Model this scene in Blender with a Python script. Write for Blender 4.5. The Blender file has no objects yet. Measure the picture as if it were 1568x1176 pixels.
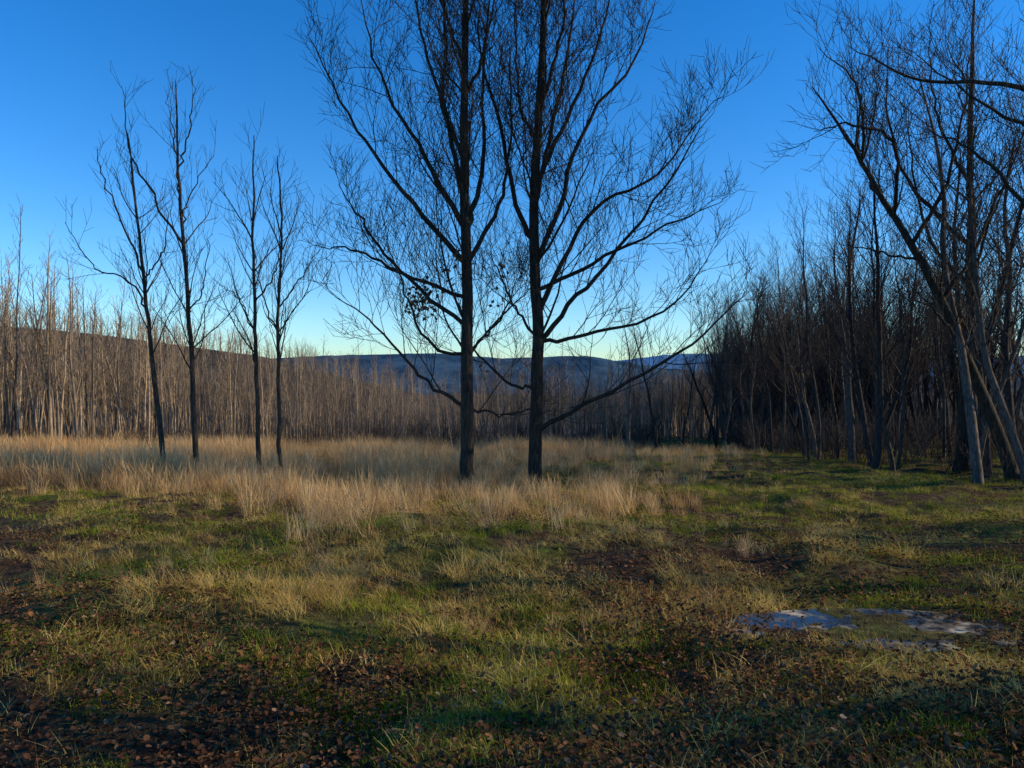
import bpy, math, random
import numpy as np
from mathutils import Vector
rng = np.random.default_rng(11)
U = lambda a,b: float(rng.uniform(a,b))
scene = bpy.context.scene
EL=math.radians(21); AZ=math.radians(91)

# ------------------------------------------------------------ noise / terrain
_tab = np.random.default_rng(3).random(65536)
def _h(ix,iy,s):
    return _tab[((ix*7349 + iy*9151*3 + s*1013) ^ (ix*31+iy*17)) & 65535]
def vnoise(x,y,s=0):
    x=np.asarray(x,float); y=np.asarray(y,float)
    ix=np.floor(x).astype(np.int64); iy=np.floor(y).astype(np.int64)
    fx=x-ix; fy=y-iy; fx=fx*fx*(3-2*fx); fy=fy*fy*(3-2*fy)
    a=_h(ix,iy,s); b=_h(ix+1,iy,s); c=_h(ix,iy+1,s); d=_h(ix+1,iy+1,s)
    return (a*(1-fx)+b*fx)*(1-fy)+(c*(1-fx)+d*fx)*fy
def sstep(a,b,x):
    t=np.clip((x-a)/(b-a),0,1); return t*t*(3-2*t)
PX,PY = 2.95,5.95      # puddle centre
def xedge(y):
    y=np.asarray(y,float)
    return np.where(y<34, 12.3-(y-15)*0.13, 9.8+(y-34)*0.285)
def height(x,y):
    x=np.asarray(x,float); y=np.asarray(y,float)
    yp=np.maximum(y,0)
    b=-0.055*np.minimum(yp,60)-0.10*np.clip(yp-60,0,140)
    amp=np.interp(x,[-400,-139,-70,-30,0,40,90,400],[33,31,25,15,8,4,6,12])
    b=b+amp*np.exp(-((y-205)/48.0)**2)*(y>60)
    b=b+0.03*np.clip(x-13,0,45)*np.exp(-((y-20)/90.0)**2)
    b=b-.12*np.exp(-((x+.3)/5)**2-((y-17.5)/4)**2)
    fade=1-sstep(60,140,np.hypot(x,y))
    n=(vnoise(x/3.1,y/3.1,1)-.5)*.26+(vnoise(x/.9,y/.9,2)-.5)*.22+(vnoise(x/.3,y/.3,3)-.5)*.075
    far=(vnoise(x/60,y/60,5)-.5)*5*sstep(90,220,np.hypot(x,y))
    z=b+n*fade+far
    r=np.sqrt(((x-PX)/1.25)**2+((y-PY)/.55)**2)
    w=1-sstep(.7,1.5,r)
    lvl=-0.055*PY-.03
    pn=(vnoise(x/.35,y/.2,7)-.5)*.06+(vnoise(x/.11,y/.09,8)-.5)*.03
    z=z*(1-w)+w*(lvl+pn-.012*(1-r)+.0)
    return z
PUD=-0.055*PY-.033

# ------------------------------------------------------------ materials
def newmat(name):
    m=bpy.data.materials.new(name); m.use_nodes=True
    nt=m.node_tree; nt.nodes.clear()
    out=nt.nodes.new('ShaderNodeOutputMaterial')
    return m,nt,out
def ramp(nt,fac,stops):
    r=nt.nodes.new('ShaderNodeValToRGB')
    el=r.color_ramp.elements
    while len(el)<len(stops): el.new(.5)
    for e,(p,c) in zip(el,stops): e.position=p; e.color=(*c,1)
    nt.links.new(fac,r.inputs[0]); return r.outputs[0]
def noise(nt,scale,detail=4,obj=True,vec=None):
    n=nt.nodes.new('ShaderNodeTexNoise'); n.inputs['Scale'].default_value=scale; n.inputs['Detail'].default_value=detail
    if vec is None:
        g=nt.nodes.new('ShaderNodeNewGeometry'); vec=g.outputs['Position']
    nt.links.new(vec,n.inputs['Vector']); return n.outputs['Fac']
def mixc(nt,fac,a,b,typ='MIX'):
    m=nt.nodes.new('ShaderNodeMix'); m.data_type='RGBA'; m.blend_type=typ
    for s,v in ((m.inputs[0],fac),(m.inputs[6],a),(m.inputs[7],b)):
        if isinstance(v,(int,float)): s.default_value=v
        elif isinstance(v,tuple): s.default_value=(*v,1)
        else: nt.links.new(v,s)
    return m.outputs[2]

def bark(name,c1,c2,scale=6,fine=False):
    m,nt,out=newmat(name)
    b=nt.nodes.new('ShaderNodeBsdfDiffuse' if not fine else 'ShaderNodeBsdfPrincipled')
    tc=nt.nodes.new('ShaderNodeTexCoord'); mp=nt.nodes.new('ShaderNodeMapping'); mp.inputs['Scale'].default_value=(1,1,.18)
    nt.links.new(tc.outputs['Object'],mp.inputs[0])
    f=noise(nt,scale*4,5 if fine else 2,vec=mp.outputs[0])
    col=ramp(nt,f,[(.3,c1),(.7,c2)])
    oi=nt.nodes.new('ShaderNodeObjectInfo')
    v=ramp(nt,oi.outputs['Random'],[(0,(.30,.30,.33)),(.5,(.72,.70,.70)),(1,(1.45,1.32,1.15))]) if not fine else ramp(nt,oi.outputs['Random'],[(0,(.8,.8,.82)),(1,(1.15,1.1,1.0))])
    col=mixc(nt,1.0,col,v,'MULTIPLY')
    nt.links.new(col,b.inputs[0])
    if fine:
        b.inputs['Roughness'].default_value=.9; b.inputs['Specular IOR Level'].default_value=.15
        bp=nt.nodes.new('ShaderNodeBump'); bp.inputs['Strength'].default_value=.8; bp.inputs['Distance'].default_value=.03
        nt.links.new(f,bp.inputs['Height']); nt.links.new(bp.outputs[0],b.inputs['Normal'])
    nt.links.new(b.outputs[0],out.inputs[0]); return m

def blade(name,stops,transl=.35,patch=None):
    m,nt,out=newmat(name)
    oi=nt.nodes.new('ShaderNodeObjectInfo')
    at=nt.nodes.new('ShaderNodeAttribute'); at.attribute_name='bl'
    ad=nt.nodes.new('ShaderNodeMath'); ad.operation='ADD'
    nt.links.new(oi.outputs['Random'],ad.inputs[0]); nt.links.new(at.outputs['Fac'],ad.inputs[1])
    hf=nt.nodes.new('ShaderNodeMath'); hf.operation='MULTIPLY'; hf.inputs[1].default_value=.5
    nt.links.new(ad.outputs[0],hf.inputs[0])
    col=ramp(nt,hf.outputs[0],stops)
    d=nt.nodes.new('ShaderNodeBsdfDiffuse'); t=nt.nodes.new('ShaderNodeBsdfTranslucent')
    nt.links.new(col,d.inputs[0]); nt.links.new(col,t.inputs[0])
    mx=nt.nodes.new('ShaderNodeMixShader'); mx.inputs[0].default_value=transl
    nt.links.new(d.outputs[0],mx.inputs[1]); nt.links.new(t.outputs[0],mx.inputs[2])
    nt.links.new(mx.outputs[0],out.inputs[0]); return m

M_hero=bark('bark_dark',(.020,.016,.014),(.075,.06,.046),6,True)
M_young=bark('bark_young',(.03,.024,.02),(.10,.078,.058),6,True)
M_left=bark('bark_thicket',(.15,.12,.095),(.44,.345,.255))
M_right=bark('bark_wood',(.04,.036,.036),(.145,.125,.115))
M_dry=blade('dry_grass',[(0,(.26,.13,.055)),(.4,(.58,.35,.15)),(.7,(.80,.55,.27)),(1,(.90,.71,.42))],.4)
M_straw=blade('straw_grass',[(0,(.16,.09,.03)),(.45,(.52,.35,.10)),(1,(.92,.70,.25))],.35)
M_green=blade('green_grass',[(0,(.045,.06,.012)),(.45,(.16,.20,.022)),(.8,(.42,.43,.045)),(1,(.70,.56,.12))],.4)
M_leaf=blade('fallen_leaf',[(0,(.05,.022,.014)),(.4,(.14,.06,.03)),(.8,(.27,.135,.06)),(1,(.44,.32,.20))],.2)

m,nt,out=newmat('meadow_soil'); M_ground=m
b=nt.nodes.new('ShaderNodeBsdfPrincipled'); b.inputs['Roughness'].default_value=.95; b.inputs['Specular IOR Level'].default_value=.1
n1=noise(nt,.45,6); n2=noise(nt,9,6); n3=noise(nt,60,3)
soil=ramp(nt,n2,[(.3,(.025,.015,.009)),(.55,(.08,.047,.025)),(.75,(.18,.115,.055))])
gr=ramp(nt,n2,[(.3,(.028,.032,.008)),(.6,(.10,.11,.02)),(.8,(.21,.19,.045))])
f=ramp(nt,n1,[(.46,(0,0,0)),(.6,(1,1,1))])
c=mixc(nt,f,soil,gr)
g=nt.nodes.new('ShaderNodeNewGeometry'); sp=nt.nodes.new('ShaderNodeSeparateXYZ'); nt.links.new(g.outputs['Position'],sp.inputs[0])
mr=nt.nodes.new('ShaderNodeMapRange'); mr.inputs[1].default_value=45; mr.inputs[2].default_value=80; nt.links.new(sp.outputs[1],mr.inputs[0])
wood=ramp(nt,noise(nt,.12,8),[(.3,(.03,.026,.023)),(.7,(.09,.07,.052))])
c=mixc(nt,mr.outputs[0],c,wood)
nt.links.new(c,b.inputs['Base Color'])
bp=nt.nodes.new('ShaderNodeBump'); bp.inputs['Strength'].default_value=.9; bp.inputs['Distance'].default_value=.03
nt.links.new(n3,bp.inputs['Height']); nt.links.new(bp.outputs[0],b.inputs['Normal']); nt.links.new(b.outputs[0],out.inputs[0])

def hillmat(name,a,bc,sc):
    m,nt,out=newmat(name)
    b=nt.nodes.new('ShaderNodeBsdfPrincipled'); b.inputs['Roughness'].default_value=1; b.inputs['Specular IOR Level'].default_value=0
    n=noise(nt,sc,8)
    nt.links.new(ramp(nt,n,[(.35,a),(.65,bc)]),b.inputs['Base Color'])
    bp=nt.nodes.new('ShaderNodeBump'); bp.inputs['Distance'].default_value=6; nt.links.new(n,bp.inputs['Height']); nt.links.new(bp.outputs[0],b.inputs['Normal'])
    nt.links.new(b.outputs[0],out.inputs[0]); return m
M_hill1=hillmat('hazed_woods_near',(.025,.06,.10),(.06,.115,.17),.03)  # blue distance haze is painted into both hill colours
M_hill2=hillmat('hazed_woods_far',(.08,.20,.35),(.12,.26,.43),.012)

m,nt,out=newmat('puddle_water'); M_water=m
b=nt.nodes.new('ShaderNodeBsdfPrincipled'); b.inputs['IOR'].default_value=1.33
n=noise(nt,4.5,5)
nt.links.new(ramp(nt,n,[(.50,(.03,.025,.018)),(.58,(.20,.155,.10)),(.70,(.60,.48,.31))]),b.inputs['Base Color'])
rr=ramp(nt,n,[(.48,(.02,.02,.02)),(.64,(.5,.5,.5))]); nt.links.new(rr,b.inputs['Roughness'])
bp=nt.nodes.new('ShaderNodeBump'); bp.inputs['Strength'].default_value=.2; bp.inputs['Distance'].default_value=.01
nt.links.new(noise(nt,14,4),bp.inputs['Height']); nt.links.new(bp.outputs[0],b.inputs['Normal']); nt.links.new(b.outputs[0],out.inputs[0])

# ------------------------------------------------------------ mesh helpers
def mesh_np(name,V,F,k=4,mat=None,smooth=True,attr=None):
    me=bpy.data.meshes.new(name)
    V=np.asarray(V,np.float32); F=np.asarray(F,np.int32)
    me.vertices.add(len(V)); me.vertices.foreach_set('co',V.ravel())
    me.loops.add(F.size); me.loops.foreach_set('vertex_index',F.ravel())
    me.polygons.add(len(F)); me.polygons.foreach_set('loop_start',np.arange(0,F.size,k,dtype=np.int32))
    me.polygons.foreach_set('loop_total',np.full(len(F),k,np.int32))
    if smooth: me.polygons.foreach_set('use_smooth',np.ones(len(F),bool))
    me.update(calc_edges=True)
    if attr is not None:
        a=me.attributes.new('bl','FLOAT','POINT'); a.data.foreach_set('value',np.asarray(attr,np.float32))
    if mat: me.materials.append(mat)
    return me
def link(name,me,loc=(0,0,0),parent=None):
    o=bpy.data.objects.new(name,me); scene.collection.objects.link(o); o.location=loc
    if parent: o.parent=parent
    return o

class Buf:
    def __init__(s): s.V=[];s.F=[];s.n=0;s.tips=[]
    def tube(s,pts,rad,k):
        pts=np.asarray(pts); N=len(pts)
        t=np.gradient(pts,axis=0); t/=np.linalg.norm(t,axis=1)[:,None]+1e-9
        mt=np.abs(t.mean(0)); ref=np.zeros(3); ref[int(np.argmin(mt))]=1
        u=np.cross(t,ref); u/=np.linalg.norm(u,axis=1)[:,None]+1e-9
        v=np.cross(t,u)
        a=np.arange(k)*2*math.pi/k
        R=pts[:,None,:]+np.asarray(rad)[:,None,None]*(np.cos(a)[None,:,None]*u[:,None,:]+np.sin(a)[None,:,None]*v[:,None,:])
        s.V.append(R.reshape(-1,3))
        i=np.arange(N-1)[:,None]*k+np.arange(k)[None,:]; j=np.arange(N-1)[:,None]*k+((np.arange(k)+1)%k)[None,:]
        s.F.append(np.stack([i,j,j+k,i+k],-1).reshape(-1,4)+s.n); s.n+=N*k
    def mesh(s,name,mat): return mesh_np(name,np.concatenate(s.V),np.concatenate(s.F),4,mat)

def norm(v): return v/(np.linalg.norm(v)+1e-9)
def wander(p,d,L,n,jit,up):
    pts=[p]; d=norm(d); st=L/n
    for i in range(n):
        d=norm(d+rng.normal(0,jit,3)+np.array([0,0,up])); p=p+d*st; pts.append(p)
    return np.array(pts)
def smooth_poly(ctrl,n,jit=0):
    ctrl=np.asarray(ctrl,float)
    P=np.vstack([2*ctrl[0]-ctrl[1],ctrl,2*ctrl[-1]-ctrl[-2]]); m=len(ctrl)-1
    out=[]
    for q in np.linspace(0,m-1e-6,n):
        i=int(q); t=q-i; a,b,c,d=P[i],P[i+1],P[i+2],P[i+3]
        out.append(.5*((2*b)+(-a+c)*t+(2*a-5*b+4*c-d)*t*t+(-a+3*b-3*c+d)*t**3))
    out=np.array(out)
    if jit: out[1:]+=rng.normal(0,jit,(n-1,3))
    return out
def spawn(buf,pts,rad,lv,P,t0=None):
    seg=np.linalg.norm(np.diff(pts,axis=0),axis=1); cum=np.concatenate([[0],np.cumsum(seg)]); L=cum[-1]
    t0=P['t0'] if t0 is None else t0
    n=int(P['dens'][lv]*L*(1-t0)+rng.random())
    for q in range(n):
        t=t0+(1-t0)*((q+rng.random())/n)**.85
        s=t*L; i=min(int(np.searchsorted(cum,s))-1,len(seg)-1); i=max(i,0)
        f=(s-cum[i])/seg[i]; p=pts[i]*(1-f)+pts[i+1]*f; r=rad[i]*(1-f)+rad[i+1]*f
        tan=norm(pts[i+1]-pts[i])
        perp=norm(np.cross(tan,rng.normal(0,1,3)))
        if perp[2]<0 and rng.random()<.6: perp=-perp
        a=math.radians(U(*P['ang'][lv]))
        d=tan*math.cos(a)+perp*math.sin(a)
        cl=P['len'][lv]*U(.55,1.25)*(1-.5*t)
        cr=max(min(r*.6,P['rmax'][lv]*U(.7,1.1)*(cl/P['len'][lv])),P['rmin'])
        ns=P['seg'][lv]
        cp=wander(p,d,cl,ns,P['jit'],P['up'])
        cra=np.linspace(cr,max(P['rmin']*.6,cr*.3),ns+1)
        buf.tube(cp,cra,P['k'][lv])
        if lv==len(P['dens'])-1: buf.tips.append(cp[-1])
        else: spawn(buf,cp,cra,lv+1,P,.12)

def hero(name,trunk,r0,prims,P,loc,extra=10,mat=None,k=12,ext_h=(3.0,12.0),ext_len=3.6,pr0=.010,prl=.0082,tw=.35):
    b=Buf()
    tp=smooth_poly([(x,y,z) for x,y,z in trunk],26,.012); H=tp[-1][2]
    zz=np.clip(tp[:,2]/H,0,1)
    tr=r0*(1-zz)**.75*.85+.012+ .35*r0*np.exp(-np.clip(tp[:,2],0,9)/.22)
    b.tube(tp,tr,k)
    def at(h):
        i=int(np.argmin(abs(tp[:,2]-h))); return tp[i],tr[i]
    for pr in prims:
        p,r=at(pr[0][1]); ydir=U(-.5,.5)
        ctrl=[p]+[np.array([x,p[1]+ydir*(abs(x)),z]) for x,z in pr[1:]]
        n=18; pts=smooth_poly(ctrl,n,.03)
        L=np.linalg.norm(np.diff(pts,axis=0),axis=1).sum()
        rr=min(r*.6,pr0+prl*L); ra=rr*(1-np.linspace(0,1,n))**.8+.006
        b.tube(pts,ra,7); spawn(b,pts,ra,0,P,.12)
    for e in range(extra):
        h=U(*ext_h); p,r=at(h); a=U(0,2*math.pi); el=math.radians(U(35,60))
        d=np.array([math.cos(a)*math.cos(el)*.7,math.sin(a)*math.cos(el),math.sin(el)])
        L=ext_len*U(.6,1.1)*(1-.4*h/H)
        pts=wander(p,d,L,10,.08,.05); rr=min(r*.5,pr0*.8+prl*.9*L); ra=rr*(1-np.linspace(0,1,11))**.8+.006
        b.tube(pts,ra,6); spawn(b,pts,ra,0,P,.15)
    spawn(b,tp,tr,0,P,tw)
    me=b.mesh(name,mat or M_hero)
    x,y=loc; o=link(name,me,(x,y,float(height(x,y))-.06)); return o,b

PH=dict(t0=.1,dens=[3.0,4.0,5.8],len=[2.2,1.2,.7],ang=[(26,55),(25,55),(25,58)],rmax=[.017,.0095,.0068],rmin=.0058,seg=[7,5,3],k=[5,4,3],jit=.095,up=.045)

treeA,bA=hero('bare_maple_tree',[(0,0,-.3),(-.02,0,1),(0,0,4),(-.08,0,8),(-.05,0,12),(.05,0,16.5)],.185,[
 [(0,2.1),(-1.1,2.75),(-2.1,3.9),(-3.4,4.9)],
 [(0,3.0),(-.9,3.6),(-1.5,4.9),(-1.9,6.2)],
 [(0,3.9),(-1.6,5.3),(-2.6,6.6),(-3.3,7.6)],
 [(0,5.4),(-1.5,7.2),(-2.8,9.0),(-3.9,11.2)],
 [(0,6.7),(-1,8.1),(-2.2,10.2),(-2.9,12.8)],
 [(0,8.3),(-.9,10.3),(-1.5,13.2)],
 [(0,10.2),(-.7,12),(-.9,14)],
 [(0,5.6),(.7,6.9),(1.05,8.6),(.95,11.2)],
 [(0,9.2),(.5,10.8),(.9,13.5)],
 [(0,3.3),(.8,4.2),(1.3,5.4)],
 [(0,1.9),(.9,1.85),(1.9,2.1)],
 [(0,4.6),(-1.9,5.5),(-3.0,6.0),(-3.9,6.1)],
 [(0,7.3),(-.5,9.0),(-.55,11.5),(-.7,14)],
 [(0,6.2),(.35,8),(.4,10.5),(.6,13)]],PH,(-1.08,18.0),extra=12)
treeB,bB=hero('bare_maple_tree',[(0,0,-.3),(.0,0,1.5),(.05,0,3.8),(-.05,0,6.4),(.06,0,8.9),(.2,0,12),(.3,0,16)],.185,[
 [(0,1.2),(.9,1.9),(2.3,2.7),(3.6,3.6),(4.5,4.6)],
 [(0,3.8),(.85,4.5),(1.85,5.6),(3.0,7.2),(4.1,8.9)],
 [(0,4.5),(.7,5.7),(1.5,6.9),(2.9,7.6),(4.3,9.4)],
 [(0,5.6),(.6,6.9),(1.15,8.8),(2.3,10.3),(2.9,12)],
 [(0,7.4),(.7,8.9),(1.5,10.7),(2.0,13)],
 [(0,9.3),(.6,11),(1,14)],
 [(0,6),(-.5,7),(-.8,8.7),(-1.3,10.6),(-1.5,13)],
 [(0,3.7),(-.6,4.6),(-1.2,6.0)],
 [(0,8.4),(-.4,9.5),(-.5,12)],
 [(0,3.5),(1.4,3.75),(3.0,4.3),(3.9,5.4)],
 [(0,4.9),(1.6,5.6),(3.0,6.3),(4.4,6.9)],
 [(0,2.3),(-.7,2.6),(-1.6,3.6),(-2.0,4.9)],
 [(0,6.6),(.3,8.4),(.8,10.8),(1.1,13.4)]],PH,(.58,18.2),extra=12)

def leafquads(centres,n,spread,size):
    V=[];F=[];A=[]
    for c in centres:
        for _ in range(n):
            p=np.asarray(c)+rng.normal(0,spread,3); a=norm(rng.normal(0,1,3)); bb=norm(np.cross(a,rng.normal(0,1,3))); s=size*U(.6,1.2)
            i=len(V); V+= [p,p+a*s*.5+bb*s*.35,p+a*s,p+a*s*.5-bb*s*.35+np.cross(a,bb)*s*.15]; F.append([i,i+1,i+2,i+3]); A+=[U(0,.8)]*4
    return V,F,A
tips=np.array([t for t in bA.tips if -1.5<t[0]<.9 and 1.6<t[2]<5.8])
if len(tips):
    ctr=tips[rng.choice(len(tips),12,replace=False)]
    sel=[t for t in tips if min(np.linalg.norm(t-c_) for c_ in ctr)<.38][:240]
    V,F,A=leafquads(sel,3,.07,.13)
    o=link('clinging_leaves',mesh_np('clinging_leaves',V,F,4,M_leaf,False,A),(0,0,0),treeA)

PY_=dict(t0=.1,dens=[3.2,4.4],len=[1.25,.65],ang=[(18,42),(22,48)],rmax=[.009,.0065],rmin=.005,seg=[6,4],k=[4,3],jit=.06,up=.045)
def young(loc,trunk,prims,r0=.075):
    return hero('young_bare_tree',trunk,r0,prims,PY_,loc,extra=12,mat=M_young,k=8,ext_h=(2.8,7.0),ext_len=2.3,pr0=.005,prl=.0055,tw=.4)
young((-9.1,19.4),[(0,0,-.3),(-.3,0,2.5),(-.5,0,4.6),(-.75,0,7),(-.95,0,9)],[[(0,4.5),(-.8,5.1),(-1.5,5.4),(-2.1,6.5)],[(0,5.2),(-.9,6.3),(-1.5,7.6),(-1.7,8.6)],[(0,5.0),(0,6),(.1,7.2)]])
young((-8.3,19.4),[(0,0,-.3),(-.1,0,2.5),(-.2,0,4.5),(-.4,0,7.5),(-.5,0,10.4)],[[(0,6.3),(-.9,7.3),(-1.4,8.6),(-1.5,10)],[(0,4.2),(.2,5),(.5,6.4)],[(0,6.4),(-.1,7.5),(.5,8.6)],[(0,7.3),(-.6,8.6),(-.8,10.1)],[(0,8),(-.1,9.2),(.0,10.5)]],.08)
young((-6.55,19.1),[(0,0,-.3),(-.05,0,2.5),(-.1,0,4.5),(-.12,0,7),(-.1,0,9.0)],[[(0,4),(-.5,4.8),(-1.0,5.2)],[(0,4.6),(.5,5.6),(.6,6.6)]],.065)
young((-5.9,18.8),[(0,0,-.3),(-.05,0,2.5),(-.05,0,4.7),(.05,0,6.5),(-.05,0,8.4)],[[(0,4.6),(.5,5.3),(1.0,6.1)],[(0,3.9),(-.4,4.8),(-.6,6)]],.058)

# ---------------------------------------------------------------- big trees on the right edge
PR=dict(PH); PR['dens']=[2.7,3.5,4.2]
hero('bare_oak_tree',[(0,0,-.3),(-.5,0,1.2),(-1.6,0,3.8),(-2.7,0,6.0),(-3.6,.2,7.6),(-4.4,.2,9.0),(-5.3,.3,10.4)],.18,[
 [(0,5.6),(-3.6,6.0),(-4.8,6.2)],[(0,7.0),(-4.1,8.3),(-5.4,8.6),(-6.4,8.3)],[(0,7.4),(-3.4,9.0),(-3.4,10.6),(-3.8,12)],
 [(0,4.6),(-1.4,5.8),(-.6,7.5),(.2,9.5)],[(0,6),(-2.2,7.6),(-1.7,9.6),(-1.4,12)],[(0,8.4),(-4.6,9.8),(-5.8,10.9)],[(0,3.6),(-2.6,4.5),(-3.7,4.8)]],
 PR,(13.2,19.2),extra=7,mat=M_hero,ext_h=(4,9),ext_len=2.8,prl=.0095)
hero('bare_oak_tree',[(0,0,-.3),(.05,0,2),(0,0,5),(-.2,0,9),(-.1,0,15)],.24,[
 [(0,5.2),(-1.8,6.3),(-3.0,7.6),(-4.2,8.2)],[(0,6.8),(-1.6,8.0),(-2.8,8.6),(-4.6,9.9)],[(0,8.6),(-1.8,9.4),(-3.6,9.9),(-5,11)],
 [(0,4.3),(-1.6,4.8),(-3.4,5.0)],[(0,10),(-1.4,11.6),(-2.6,13.2)],[(0,6),(1.4,7.5),(2.5,9.5)],[(0,9),(1,11),(2,13)]],
 PR,(13.6,16.8),extra=9,mat=M_hero,ext_h=(4,12),ext_len=3.2,prl=.010)
hero('bare_oak_tree',[(0,0,-.3),(.1,0,2),(.3,0,6),(.2,0,10),(.3,0,15)],.2,[
 [(0,5.5),(-1,7),(-1.6,9),(-1.8,11)],[(0,7),(-1.4,8.6),(-2.2,10.6),(-2.3,13)],[(0,6),(1,8),(2,10)],[(0,9),(-.8,11),(-1,13.5)]],
 PR,(13.7,22.5),extra=9,mat=M_hero,ext_h=(4,12),ext_len=3)

# ---------------------------------------------------------------- woodland tree variants (instanced)
def coll(name): return bpy.data.collections.new(name)
def put(c,name,me):
    o=bpy.data.objects.new(name,me); c.objects.link(o)
PT=dict(t0=.1,dens=[3.0,3.2],len=[.8,.4],ang=[(20,42),(25,50)],rmax=[.009,.006],rmin=.0055,seg=[3,2],k=[3,3],jit=.08,up=.06)
def pole(H,r,nb,bl,lo,mat,nm,P=PT,wob=.03):
    b=Buf(); tp=wander(np.array([0,0,-.3]),np.array([U(-.06,.06),U(-.06,.06),1]),H+.3,12,wob,.02)
    tr=r*(1-np.linspace(0,1,13))**.8+.008; b.tube(tp,tr,6)
    for q in range(nb):
        t=lo+(1-lo)*((q+U(0,1))/nb); i=min(int(t*12),11); f=t*12-i; p=tp[i]*(1-f)+tp[i+1]*f
        a=U(0,6.283); el=math.radians(U(42,70)); d=np.array([math.cos(a)*math.cos(el),math.sin(a)*math.cos(el),math.sin(el)])
        L=bl*U(.5,1.15)*(1.15-.75*t); pts=wander(p,d,L,6,.08,.04)
        ra=np.linspace(min(tr[i]*.5,.005+.008*L),.005,7); b.tube(pts,ra,3); spawn(b,pts,ra,0,P,.15)
    return b.mesh(nm,mat)
C_th=coll('thicket_variants')
for i in range(8): put(C_th,'thicket_tree_%02d'%i,pole(U(6.2,9.6),U(.028,.055),15,1.6,.35,M_left,'thicket_tree',wob=.03))
C_wd=coll('woodland_variants')
PW=dict(PT); PW['len']=[1.3,.65]; PW['dens']=[3.2,3.4]
for i in range(7): put(C_wd,'woodland_tree_%02d'%i,pole(U(9.5,11),U(.07,.14),24,3.4,.3,M_right,'woodland_tree',PW,.065))
C_sh=coll('shrub_variants')
for i in range(5):
    b=Buf()
    for q in range(9):
        a=U(0,6.28); d=np.array([math.cos(a)*.45,math.sin(a)*.45,1]); L=U(1.0,2.0)
        pts=wander(np.array([U(-.15,.15),U(-.15,.15),-.05]),d,L,6,.13,.03); ra=np.linspace(.010,.005,7); b.tube(pts,ra,3); spawn(b,pts,ra,0,PT,.15)
    put(C_sh,'shrub_%02d'%i,b.mesh('shrub',M_right))

def scatter(name,x,y,coll,scale,tilt=.05,zoff=0.0,nvar=1,zs=None):
    x=np.asarray(x);y=np.asarray(y);n=len(x); z=height(x,y)+zoff
    me=bpy.data.meshes.new(name); me.vertices.add(n); me.vertices.foreach_set('co',np.stack([x,y,z],1).astype(np.float32).ravel())
    rot=np.stack([rng.normal(0,tilt,n),rng.normal(0,tilt,n),rng.uniform(0,6.283,n)],1).astype(np.float32)
    sc=np.stack([scale,scale,scale if zs is None else zs],1).astype(np.float32)
    for an,ty,dat,key in (('rotv','FLOAT_VECTOR',rot,'vector'),('sclv','FLOAT_VECTOR',sc,'vector')):
        a=me.attributes.new(an,ty,'POINT'); a.data.foreach_set(key,dat.ravel())
    a=me.attributes.new('vidx','INT','POINT'); a.data.foreach_set('value',rng.integers(0,nvar,n).astype(np.int32))
    o=link(name,me)
    ng=bpy.data.node_groups.new(name+'_gn','GeometryNodeTree')
    ng.interface.new_socket('Geometry',in_out='INPUT',socket_type='NodeSocketGeometry'); ng.interface.new_socket('Geometry',in_out='OUTPUT',socket_type='NodeSocketGeometry')
    N=ng.nodes; gi=N.new('NodeGroupInput'); go=N.new('NodeGroupOutput'); ip=N.new('GeometryNodeInstanceOnPoints')
    ci=N.new('GeometryNodeCollectionInfo'); ci.inputs['Collection'].default_value=coll; ci.inputs['Separate Children'].default_value=True; ci.inputs['Reset Children'].default_value=True
    def na(nm,ty):
        q=N.new('GeometryNodeInputNamedAttribute'); q.data_type=ty; q.inputs['Name'].default_value=nm; return [s for s in q.outputs if s.enabled and s.name=='Attribute'][0]
    er=N.new('FunctionNodeEulerToRotation'); L=ng.links
    L.new(na('rotv','FLOAT_VECTOR'),er.inputs[0]); L.new(er.outputs[0],ip.inputs['Rotation']); L.new(na('sclv','FLOAT_VECTOR'),ip.inputs['Scale'])
    L.new(na('vidx','INT'),ip.inputs['Instance Index']); ip.inputs['Pick Instance'].default_value=True
    L.new(ci.outputs[0],ip.inputs['Instance']); L.new(gi.outputs[0],ip.inputs['Points']); L.new(ip.outputs[0],go.inputs[0])
    md=o.modifiers.new('scatter','NODES'); md.node_group=ng
    return o

# left/centre thicket
n=2600; x=rng.uniform(-50,13,n); y=31+rng.random(n)**1.2*26
front=np.interp(x,[-60,-25,-8,4,9],[30,31,34,35,38])+4*(vnoise(x/4,x*0+3,9)-.5)
keep=(y>front)&(x<0.215*y)&(vnoise(x/3,y/3,12)>.15+.25*rng.random(n))&(rng.random(n)<np.interp(x/y,[-.5,-.25,.2],[1,.72,.62]))
x=x[keep];y=y[keep]
fx=x/y
H=np.interp(fx,[-1,-.69,-.55,-.45,-.3,-.15,.1,.25],[8.4,7.3,6.0,5.2,4.4,3.9,3.7,3.7])*(0.55+.65*rng.random(len(x)))*(.8+.4*vnoise(x/5,y/5,13))*(1+np.clip(y-32,0,45)*.006)
s=H/8.0
scatter('sapling_thicket',x,y,C_th,np.clip(s*1.15,.6,1.25),.035,0,8,zs=s)
n=1000; x=rng.uniform(-200,-25,n); y=rng.uniform(160,206,n)
scatter('ridge_woodland',x,y,C_th,rng.uniform(1.4,2.2,n),.03,0,8,zs=rng.uniform(.6,.95,n))
n=450; x=rng.uniform(-5,75,n); y=rng.uniform(72,125,n)
scatter('valley_woodland',x,y,C_wd,rng.uniform(.5,.8,n),.03,0,7)
n=150; y=rng.uniform(50,62,n); x=y*rng.uniform(.19,.285,n)
scatter('sunlit_pale_grove',x,y,C_th,rng.uniform(.8,1.0,n),.03,0,8,zs=rng.uniform(.5,.66,n))  # light thicket bark stands in for sunlight on this far clump
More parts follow.
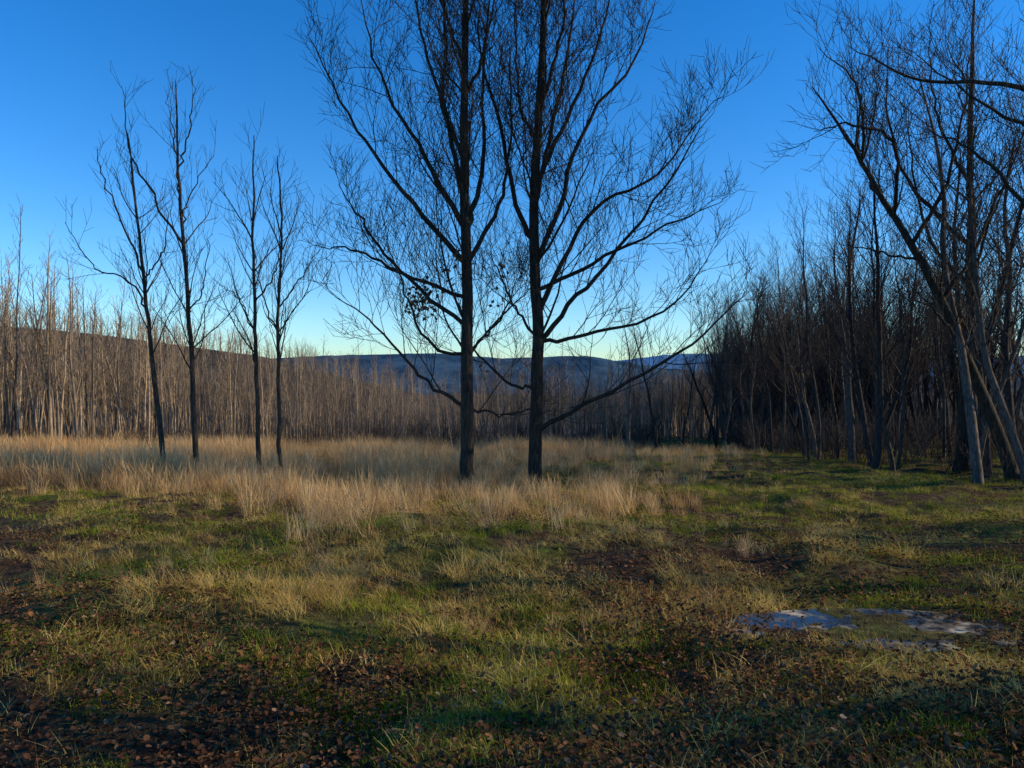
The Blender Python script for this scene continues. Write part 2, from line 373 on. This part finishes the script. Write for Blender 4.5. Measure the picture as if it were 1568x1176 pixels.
# right-hand wood: gaps laid out along the sun bearing to place the lit bands
n=1000; m2=130
shade_tree_x=np.array([8.6,9.4,9.0,11.2,9.9,10.8,10.2,10.2,12.5]); shade_tree_y=np.array([3.6,4.6,1.2,4.3,-.6,2.6,9.6,7.0,8.2])  # unseen trees added outside the frame to shade the foreground
y=np.concatenate([rng.uniform(17,80,n),rng.uniform(-10,17,m2)]); dx=np.concatenate([rng.random(n)**1.2*16,1.0+rng.random(m2)*13]); x=xedge(y)+dx+rng.normal(0,.5,len(y))
q=y*math.sin(AZ)-x*math.cos(AZ)
shade_grove=np.where(q<4.6,.42,np.where((q>9.4)&(q<10.6),.45,0.0))  # off-frame trees kept only where their shade bands should fall
keep=rng.random(len(y))<np.where(y<17,shade_grove,np.where(y<34,np.where(dx<4.5,.46,.06),np.where((y>50)&(y<63),.08,.9)))
x=x[keep];y=y[keep];dx=dx[keep]
H=np.interp(y,[-20,12,18,24,34,60,95],[9,9,10.4,9.0,6.8,7.4,7.2])+np.clip(dx,0,8)*.25; H*=rng.uniform(.7,1.18,len(y))
x=np.concatenate([x,shade_tree_x]);y=np.concatenate([y,shade_tree_y]);H=np.concatenate([H,rng.uniform(7.5,10.5,len(shade_tree_x))])
s=H/10.3
scatter('roadside_woodland',x,y,C_wd,np.clip(s,.65,1.3)*np.where(y<17,.8,1.0),.09,0,7,zs=s)
n=460; y=rng.uniform(18,70,n); x=xedge(y)+.2+rng.random(n)**1.3*12
scatter('woodland_shrubs',x,y,C_sh,rng.uniform(.6,1.2,n),.08,0,5)
n=300; x=rng.uniform(-45,8,n); y=np.interp(x,[-60,-25,-8,4,9],[30,31,34,35,38])+rng.uniform(-1.5,4,n)
scatter('thicket_shrubs',x,y,C_sh,rng.uniform(.5,1.0,n),.08,0,5)
for (lx,ly,sc_) in ((5.1,32.5,.62),(6.6,33.5,.6),(8.3,36,.5)):
    o=link('bare_ash_tree',C_wd.objects[int(rng.integers(0,7))].data,(lx,ly,float(height(lx,ly)))); o.scale=(sc_,)*3; o.rotation_euler[2]=U(0,6)

# ---------------------------------------------------------------- grasses
def clump(nb,h,w,spread,lean,seg=4,head=0,bend=.5):
    V=[];F=[];A=[]
    for _ in range(nb):
        a=U(0,6.283); r=spread*math.sqrt(U(0,1)); base=np.array([math.cos(a)*r,math.sin(a)*r,-.02])
        a2=U(0,6.283); ld=np.array([math.cos(a2),math.sin(a2),0]); side=np.array([-ld[1],ld[0],0])
        if rng.random()<.5: side=norm(side+rng.normal(0,.6,3)*np.array([1,1,0]))
        Hh=h*U(.45,1.1); le=lean*U(.1,1.1); bb=U(0,1); i0=len(V)
        for s in range(seg+1):
            t=s/seg; p=base+ld*Hh*(le*t+bend*le*t*t)+np.array([0,0,Hh*(t-.25*le*t*t)])
            ww=w*(1-t*.85)*U(.8,1.2)
            if head and t>.7: ww=w*head*(1.1-t)*2.2
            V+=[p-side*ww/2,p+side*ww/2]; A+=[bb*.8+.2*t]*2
            if s<seg: j=i0+2*s; F.append([j,j+1,j+3,j+2])
    return np.array(V),F,A
C_tall=coll('tall_grass_variants')
for i in range(6):
    V,F,A=clump(34,.82,.009,.27,.5,4,1.3 if i%2 else 0)
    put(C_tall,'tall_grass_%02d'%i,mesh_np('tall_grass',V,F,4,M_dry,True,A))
C_gr=coll('green_variants')
for i in range(6):
    V,F,A=clump(40,.095,.006,.14,.9,3); put(C_gr,'green_tuft_%02d'%i,mesh_np('green_tuft',V,F,4,M_green,True,A))
C_st=coll('straw_variants')
for i in range(6):
    V,F,A=clump(36,.12,.006,.15,1.2,3); put(C_st,'straw_tuft_%02d'%i,mesh_np('straw_tuft',V,F,4,M_straw,True,A))
C_hm=coll('hummock_variants')
for i in range(5):
    V,F,A=clump(90,.26,.006,.20,.95,4,0,.7); put(C_hm,'hummock_%02d'%i,mesh_np('hummock',V,F,4,M_straw,True,A))
C_lf=coll('leaf_variants')
for i in range(6):
    V=[];F=[];A=[]
    for _ in range(8):
        c=np.array([*rng.normal(0,.2,2),U(.01,.05)]); a=U(0,6.28); d=np.array([math.cos(a),math.sin(a),U(-.4,.4)]); sd=norm(np.array([-d[1],d[0],U(-.6,.6)])); L=U(.02,.05); W=L*U(.3,.42); up=np.array([0,0,1.])
        i0=len(V); bb=U(0,1)
        V+=[c-d*L*.5, c-d*L*.15+sd*W+up*U(0,.012), c+d*L*.25+sd*W*.8+up*U(0,.015), c+d*L*.5+up*U(0,.015), c+d*L*.25-sd*W*.8+up*U(0,.015), c-d*L*.15-sd*W+up*U(0,.012), c+d*L*.05-up*.003]
        A+=[bb]*7
        F+=[[i0,i0+1,i0+6],[i0+1,i0+2,i0+6],[i0+2,i0+3,i0+6],[i0+3,i0+4,i0+6],[i0+4,i0+5,i0+6],[i0+5,i0,i0+6]]
    put(C_lf,'leaf_patch_%02d'%i,mesh_np('leaf_patch',V,F,3,M_leaf,False,A))

def polar(n,d0,d1,a=.9):
    d=np.exp(rng.uniform(math.log(d0),math.log(d1),n)); th=rng.uniform(-a,a,n); return d*np.sin(th),d*np.cos(th)
def inpud(x,y): return ((x-PX)/1.15)**2+((y-PY)/.5)**2<1.0
n=26000; x=rng.uniform(-32,11,n); y=rng.uniform(7,36,n)
q=x/np.maximum(y,.1)
near=np.interp(q,[-.8,-.62,-.4,-.2,0.0,.12,.22,.32,.36],[13.0,13.0,12.0,9.8,8.0,8.0,11.5,17,24])+(vnoise(x/2.2,y/2.2,21)-.5)*6.0
mk=(y>near)&(x<.36*y)
ed=sstep(0,3.5,y-near)
dens=np.interp(q,[-.8,-.3,-.1,.05,.25,.36],[.95,.82,.62,.46,.3,.15])*(.25+.75*ed)*np.clip(2.8*(vnoise(x/1.3,y/1.3,22)-.18),0.10,1)
keep=mk&(rng.random(n)<dens); x=x[keep];y=y[keep];ed=ed[keep]
low=1-.45*np.exp(-((x+.3)/2.0)**2)*sstep(12.5,14.5,y)*(1-sstep(18.5,20,y))
s=rng.uniform(.4,1.15,len(x))*np.interp(x/y,[-.7,-.3,0,.2,.4],[1.1,.95,.85,.65,.45])*(.55+.8*vnoise(x/1.5,y/1.5,23))*(.55+.45*ed)*low
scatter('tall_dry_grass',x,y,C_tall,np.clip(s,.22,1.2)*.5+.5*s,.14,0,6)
n=1700; x,y=polar(n,6,24); k=(vnoise(x/.9,y/.9,24)>.68)&~inpud(x,y)&(x/y<.5)&(rng.random(n)<.7); x=x[k];y=y[k]
scatter('bunch_grass',x,y,C_tall,rng.uniform(.14,.32,len(x)),.25,0,6)
# low straw hummocks that catch the light
n=2400; x,y=polar(n,4.6,15); g=vnoise(x/.9,y/.9,44); k=(g>np.where(x<.5,.68,.76))&~inpud(x,y)&(rng.random(n)<.55); x=x[k];y=y[k]
scatter('straw_hummocks',x,y,C_hm,rng.uniform(.45,.95,len(x)),.2,0,5)
n=25000; x,y=polar(n,2.2,48,.85); g=vnoise(x/1.7,y/1.7,31)*.6+vnoise(x/.5,y/.5,32)*.4
right=sstep(.05,.3,x/np.maximum(y,1))*sstep(9,14,y)
brown=sstep(-.15,.3,x/np.maximum(y,1))*(1-sstep(9,13,y))
k=((g+right*.4-brown*.13-.04*(y<6))>.48+.08*rng.normal(0,1,n))&~inpud(x,y)
x2,y2=x[k],y[k]; s=rng.uniform(.4,1.1,len(x2))*(1+.02*y2)
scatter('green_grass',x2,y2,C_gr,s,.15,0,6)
n=19000; x,y=polar(n,2.2,48,.85); g=vnoise(x/1.3,y/1.3,33)*.6+vnoise(x/.4,y/.4,34)*.4
k=(g>.47+.08*rng.normal(0,1,n))&~inpud(x,y); x2,y2=x[k],y[k]
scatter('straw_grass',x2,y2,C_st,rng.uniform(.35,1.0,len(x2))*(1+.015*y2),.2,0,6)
n=17000; x,y=polar(n,2.2,26,.85); g=vnoise(x/1.5,y/1.5,35)*.6+vnoise(x/.4,y/.4,36)*.4+.25*sstep(-.1,.35,x/np.maximum(y,1))*(1-sstep(8,13,y))+.04*(y<6)
k=(g>.53+.12*rng.normal(0,1,n))&~inpud(x,y); x2,y2=x[k],y[k]
scatter('fallen_leaves',x2,y2,C_lf,rng.uniform(.7,1.15,len(x2)),.1,0.02,6)

# ---------------------------------------------------------------- ground sheet
def axis(lo,hi,step,far,gr=1.07):
    a=list(np.arange(lo,hi,step)); s=step; p=a[-1]
    while p<far: s*=gr; p+=s; a.append(p)
    s=step; p=a[0]; pre=[]
    while p>-far: s*=gr; p-=s; pre.append(p)
    return np.array(pre[::-1]+a)
ax=axis(-7,7,.07,4000); ay=axis(1.5,13,.07,4000)
X,Y=np.meshgrid(ax,ay); Z=height(X,Y)
V=np.stack([X,Y,Z],-1).reshape(-1,3); nx=len(ax); ny=len(ay)
i=(np.arange(ny-1)[:,None]*nx+np.arange(nx-1)[None,:]).ravel()
link('meadow_ground',mesh_np('meadow_ground',V,np.stack([i,i+1,i+nx+1,i+nx],1),4,M_ground))
th=np.linspace(0,2*math.pi,64,endpoint=False)
V=[(PX,PY,PUD)]+[(PX+1.3*math.cos(t),PY+.5*math.sin(t),PUD) for t in th]
F=[[0,1+k_,1+(k_+1)%64] for k_ in range(64)]
link('puddle',mesh_np('puddle',V,F,3,M_water,False))
def hills(name,yc,w,crest,mat,sd):
    xs=np.linspace(-2.0*yc,2.0*yc,420); ys=np.linspace(yc-w,yc+w,40)
    X,Y=np.meshgrid(xs,ys); c=np.interp(X/yc,*crest)*yc/1130+1.7
    c=c+(vnoise(X/(yc*.12),X*0,sd)-.5)*yc*.009
    Z=-20+(c+20)*np.exp(-((Y-yc)/(w*.5))**2)+(vnoise(X/14,Y/14,sd+1)-.5)*yc*.0022
    nx=len(xs); i=(np.arange(len(ys)-1)[:,None]*nx+np.arange(nx-1)[None,:]).ravel()
    link(name,mesh_np(name,np.stack([X,Y,Z],-1).reshape(-1,3),np.stack([i,i+1,i+nx+1,i+nx],1),4,mat))
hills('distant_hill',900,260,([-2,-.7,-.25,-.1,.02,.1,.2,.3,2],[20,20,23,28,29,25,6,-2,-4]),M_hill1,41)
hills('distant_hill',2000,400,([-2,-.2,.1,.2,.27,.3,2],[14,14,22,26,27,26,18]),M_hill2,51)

# ---------------------------------------------------------------- light
sun=bpy.data.lights.new('sun','SUN'); sun.energy=5; sun.angle=math.radians(.5); sun.color=(1,.84,.54)
so=bpy.data.objects.new('sun',sun); scene.collection.objects.link(so)
d=Vector((math.cos(EL)*math.sin(AZ),math.cos(EL)*math.cos(AZ),math.sin(EL))); so.rotation_euler=d.to_track_quat('Z','Y').to_euler(); so.location=(40,10,20)
w=bpy.data.worlds.new('World'); scene.world=w; w.use_nodes=True; nt=w.node_tree
bg=nt.nodes['Background']; sky=nt.nodes.new('ShaderNodeTexSky'); sky.sky_type='NISHITA'; sky.sun_disc=False
sky.sun_elevation=EL; sky.sun_rotation=AZ; sky.air_density=1.0; sky.dust_density=.05; sky.ozone_density=3.0
hs=nt.nodes.new('ShaderNodeHueSaturation'); hs.inputs['Saturation'].default_value=1.36; hs.inputs['Value'].default_value=1.22
nt.links.new(sky.outputs[0],hs.inputs['Color'])
tint=mixc(nt,1.0,hs.outputs[0],(.70,.90,1.12),'MULTIPLY')
nt.links.new(tint,bg.inputs[0]); bg.inputs[1].default_value=.15

# ---------------------------------------------------------------- camera
cam=bpy.data.cameras.new('camera'); cam.sensor_width=36; cam.lens=25.95; cam.clip_end=12000; cam.clip_start=.05
co=bpy.data.objects.new('camera',cam); scene.collection.objects.link(co); co.location=(0,0,1.7); co.rotation_euler=(math.radians(90-.8),0,0)
scene.camera=co
scene.view_settings.view_transform='Standard'; scene.view_settings.look='None'; scene.view_settings.exposure=0
